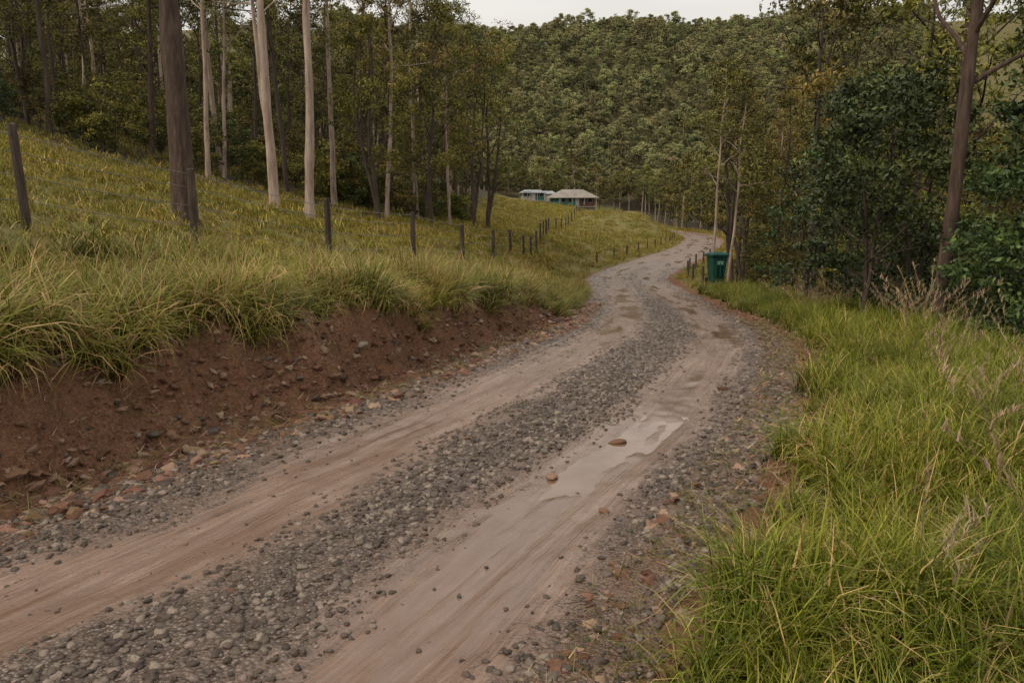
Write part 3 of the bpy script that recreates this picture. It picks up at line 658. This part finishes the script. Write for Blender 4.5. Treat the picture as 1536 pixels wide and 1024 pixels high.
def house(name,x,y,rz,w,dp,h,rh,over,wm,wm2,rm,hip=3.2):
    e=link(D.objects.new(name,None));e.location=(x,y,H1(x,y)+.2);e.rotation_euler[2]=rz
    bobj('foundation',[wall_c],lambda bm:box(bm,-w/2-.1,w/2+.1,-dp/2-.1,dp/2+.1,-1.8,0),e)
    bobj('walls',[wm],lambda bm:box(bm,-w/2,w*.08,-dp/2,dp/2,.003,h),e)
    bobj('walls_annex',[wm2],lambda bm:box(bm,w*.08+.003,w/2,-dp/2+.5,dp/2-.1,.003,h),e)
    def rf(bm):
        a=w/2+over;b=dp/2+over;v=[bm.verts.new(p) for p in((-a,-b,h),(a,-b,h),(a,b,h),(-a,b,h),(-a+hip,0,h+rh),(a-hip,0,h+rh),(-a,-b,h-.12),(a,-b,h-.12),(a,b,h-.12),(-a,b,h-.12))]
        for f in((0,1,5,4),(1,2,5),(2,3,4,5),(3,0,4),(0,6,7,1),(1,7,8,2),(2,8,9,3),(3,9,6,0),(6,9,8,7)): bm.faces.new([v[i] for i in f])
    bobj('roof',[rm],rf,e)
    def win(bm):
        for wx in(-w*.38,-w*.2,w*.2,w*.38):
            yy=-dp/2 if wx<w*.08 else -dp/2+.5
            box(bm,wx-.5,wx+.5,yy-.03,yy-.003,1.0,2.1)
        for wy in(-dp*.2,dp*.2): box(bm,-w/2-.03,-w/2-.003,wy-.5,wy+.5,1,2.1)
    bobj('windows',[glass],win,e)
    def fr(bm):
        for wx in(-w*.38,-w*.2,w*.2,w*.38):
            yy=-dp/2 if wx<w*.08 else -dp/2+.5
            for q in(-.56,.5): box(bm,wx+q,wx+q+.06,yy-.06,yy-.004,.95,2.15)
            box(bm,wx-.56,wx+.56,yy-.07,yy-.002,2.152,2.22);box(bm,wx-.56,wx+.56,yy-.07,yy-.002,.88,.948)
    bobj('window_frames',[trim],fr,e)
    bobj('door',[trim],lambda bm:box(bm,-.45,.45,-dp/2-.05,-dp/2-.004,.01,2.1),e)
    def ver(bm):
        for i in range(4):
            px_=-w/2+ (w)*i/3;box(bm,px_-.06,px_+.06,-dp/2-over+.1,-dp/2-over+.22,0.0,h-.13)
        box(bm,-w/2,w/2,-dp/2-over,-dp/2-.11,-.15,-.003)
    bobj('veranda',[trim],ver,e)
    return e
house('farmhouse',15.0,201,.3,9.5,6.5,2.1,2.0,.8,wall_t,wall_r,roof_m,2.8)
house('farm_shed',5.2,206,.1,5.5,4.5,1.9,.7,.5,wall_c,wall_t,roof_b,1.2)
house('farm_shed',9.4,212,-.1,3.6,3.5,2.0,.7,.4,wall_c,wall_c,roof_b,.9)
# ------------------------------------------------------------ light
w=D.worlds.new('World');sc.world=w;w.use_nodes=True;nt=w.node_tree;bg=nt.nodes['Background'];nl_=nt.links.new
EL=math.radians(44);AZ=math.radians(-118)
sky=nt.nodes.new('ShaderNodeTexSky');sky.sky_type='NISHITA';sky.sun_disc=False;sky.sun_elevation=EL;sky.sun_rotation=AZ;sky.air_density=1;sky.dust_density=4
hs=nt.nodes.new('ShaderNodeHueSaturation');hs.inputs['Saturation'].default_value=.3
nl_(sky.outputs[0],hs.inputs['Color'])
tc=nt.nodes.new('ShaderNodeTexCoord');mpn=nt.nodes.new('ShaderNodeMapping');mpn.inputs['Scale'].default_value=(1,1,3);nl_(tc.outputs['Generated'],mpn.inputs['Vector'])
cn=nt.nodes.new('ShaderNodeTexNoise');cn.inputs['Scale'].default_value=2.2;cn.inputs['Detail'].default_value=6;nl_(mpn.outputs[0],cn.inputs['Vector'])
cr_=nt.nodes.new('ShaderNodeValToRGB');cr_.color_ramp.elements[0].position=.3;cr_.color_ramp.elements[0].color=(.88,.85,.80,1);cr_.color_ramp.elements[1].position=.7;cr_.color_ramp.elements[1].color=(1.14,1.10,1.03,1)
nl_(cn.outputs[0],cr_.inputs[0])
# overcast luminance rises from horizon to zenith (CIE overcast sky)
sx=nt.nodes.new('ShaderNodeSeparateXYZ');nl_(tc.outputs['Generated'],sx.inputs[0])
mr=nt.nodes.new('ShaderNodeMapRange');mr.inputs['From Min'].default_value=0;mr.inputs['From Max'].default_value=1;mr.inputs['To Min'].default_value=4.6;mr.inputs['To Max'].default_value=8.8;nl_(sx.outputs[2],mr.inputs['Value'])
vm=nt.nodes.new('ShaderNodeVectorMath');vm.operation='SCALE';nl_(cr_.outputs[0],vm.inputs[0]);nl_(mr.outputs[0],vm.inputs['Scale'])
mx=nt.nodes.new('ShaderNodeMix');mx.data_type='RGBA';mx.inputs[0].default_value=.92
nl_(hs.outputs[0],mx.inputs[6]);nl_(vm.outputs[0],mx.inputs[7]);nl_(mx.outputs[2],bg.inputs[0]);bg.inputs[1].default_value=.15
sl=D.lights.new('sun','SUN');sl.energy=2.0;sl.angle=math.radians(12);sl.color=(1,.86,.68)
so_=link(D.objects.new('sun',sl))
dv=Vector((math.sin(AZ)*math.cos(EL),math.cos(AZ)*math.cos(EL),math.sin(EL)))
so_.rotation_euler=dv.to_track_quat('Z','Y').to_euler()
cam=D.cameras.new('camera');cam.lens=28;cam.sensor_width=36;cam.clip_end=3000;cam.clip_start=.05
co=link(D.objects.new('camera',cam));co.location=(0,0,2.2);co.rotation_euler=(math.radians(80),0,0);sc.camera=co
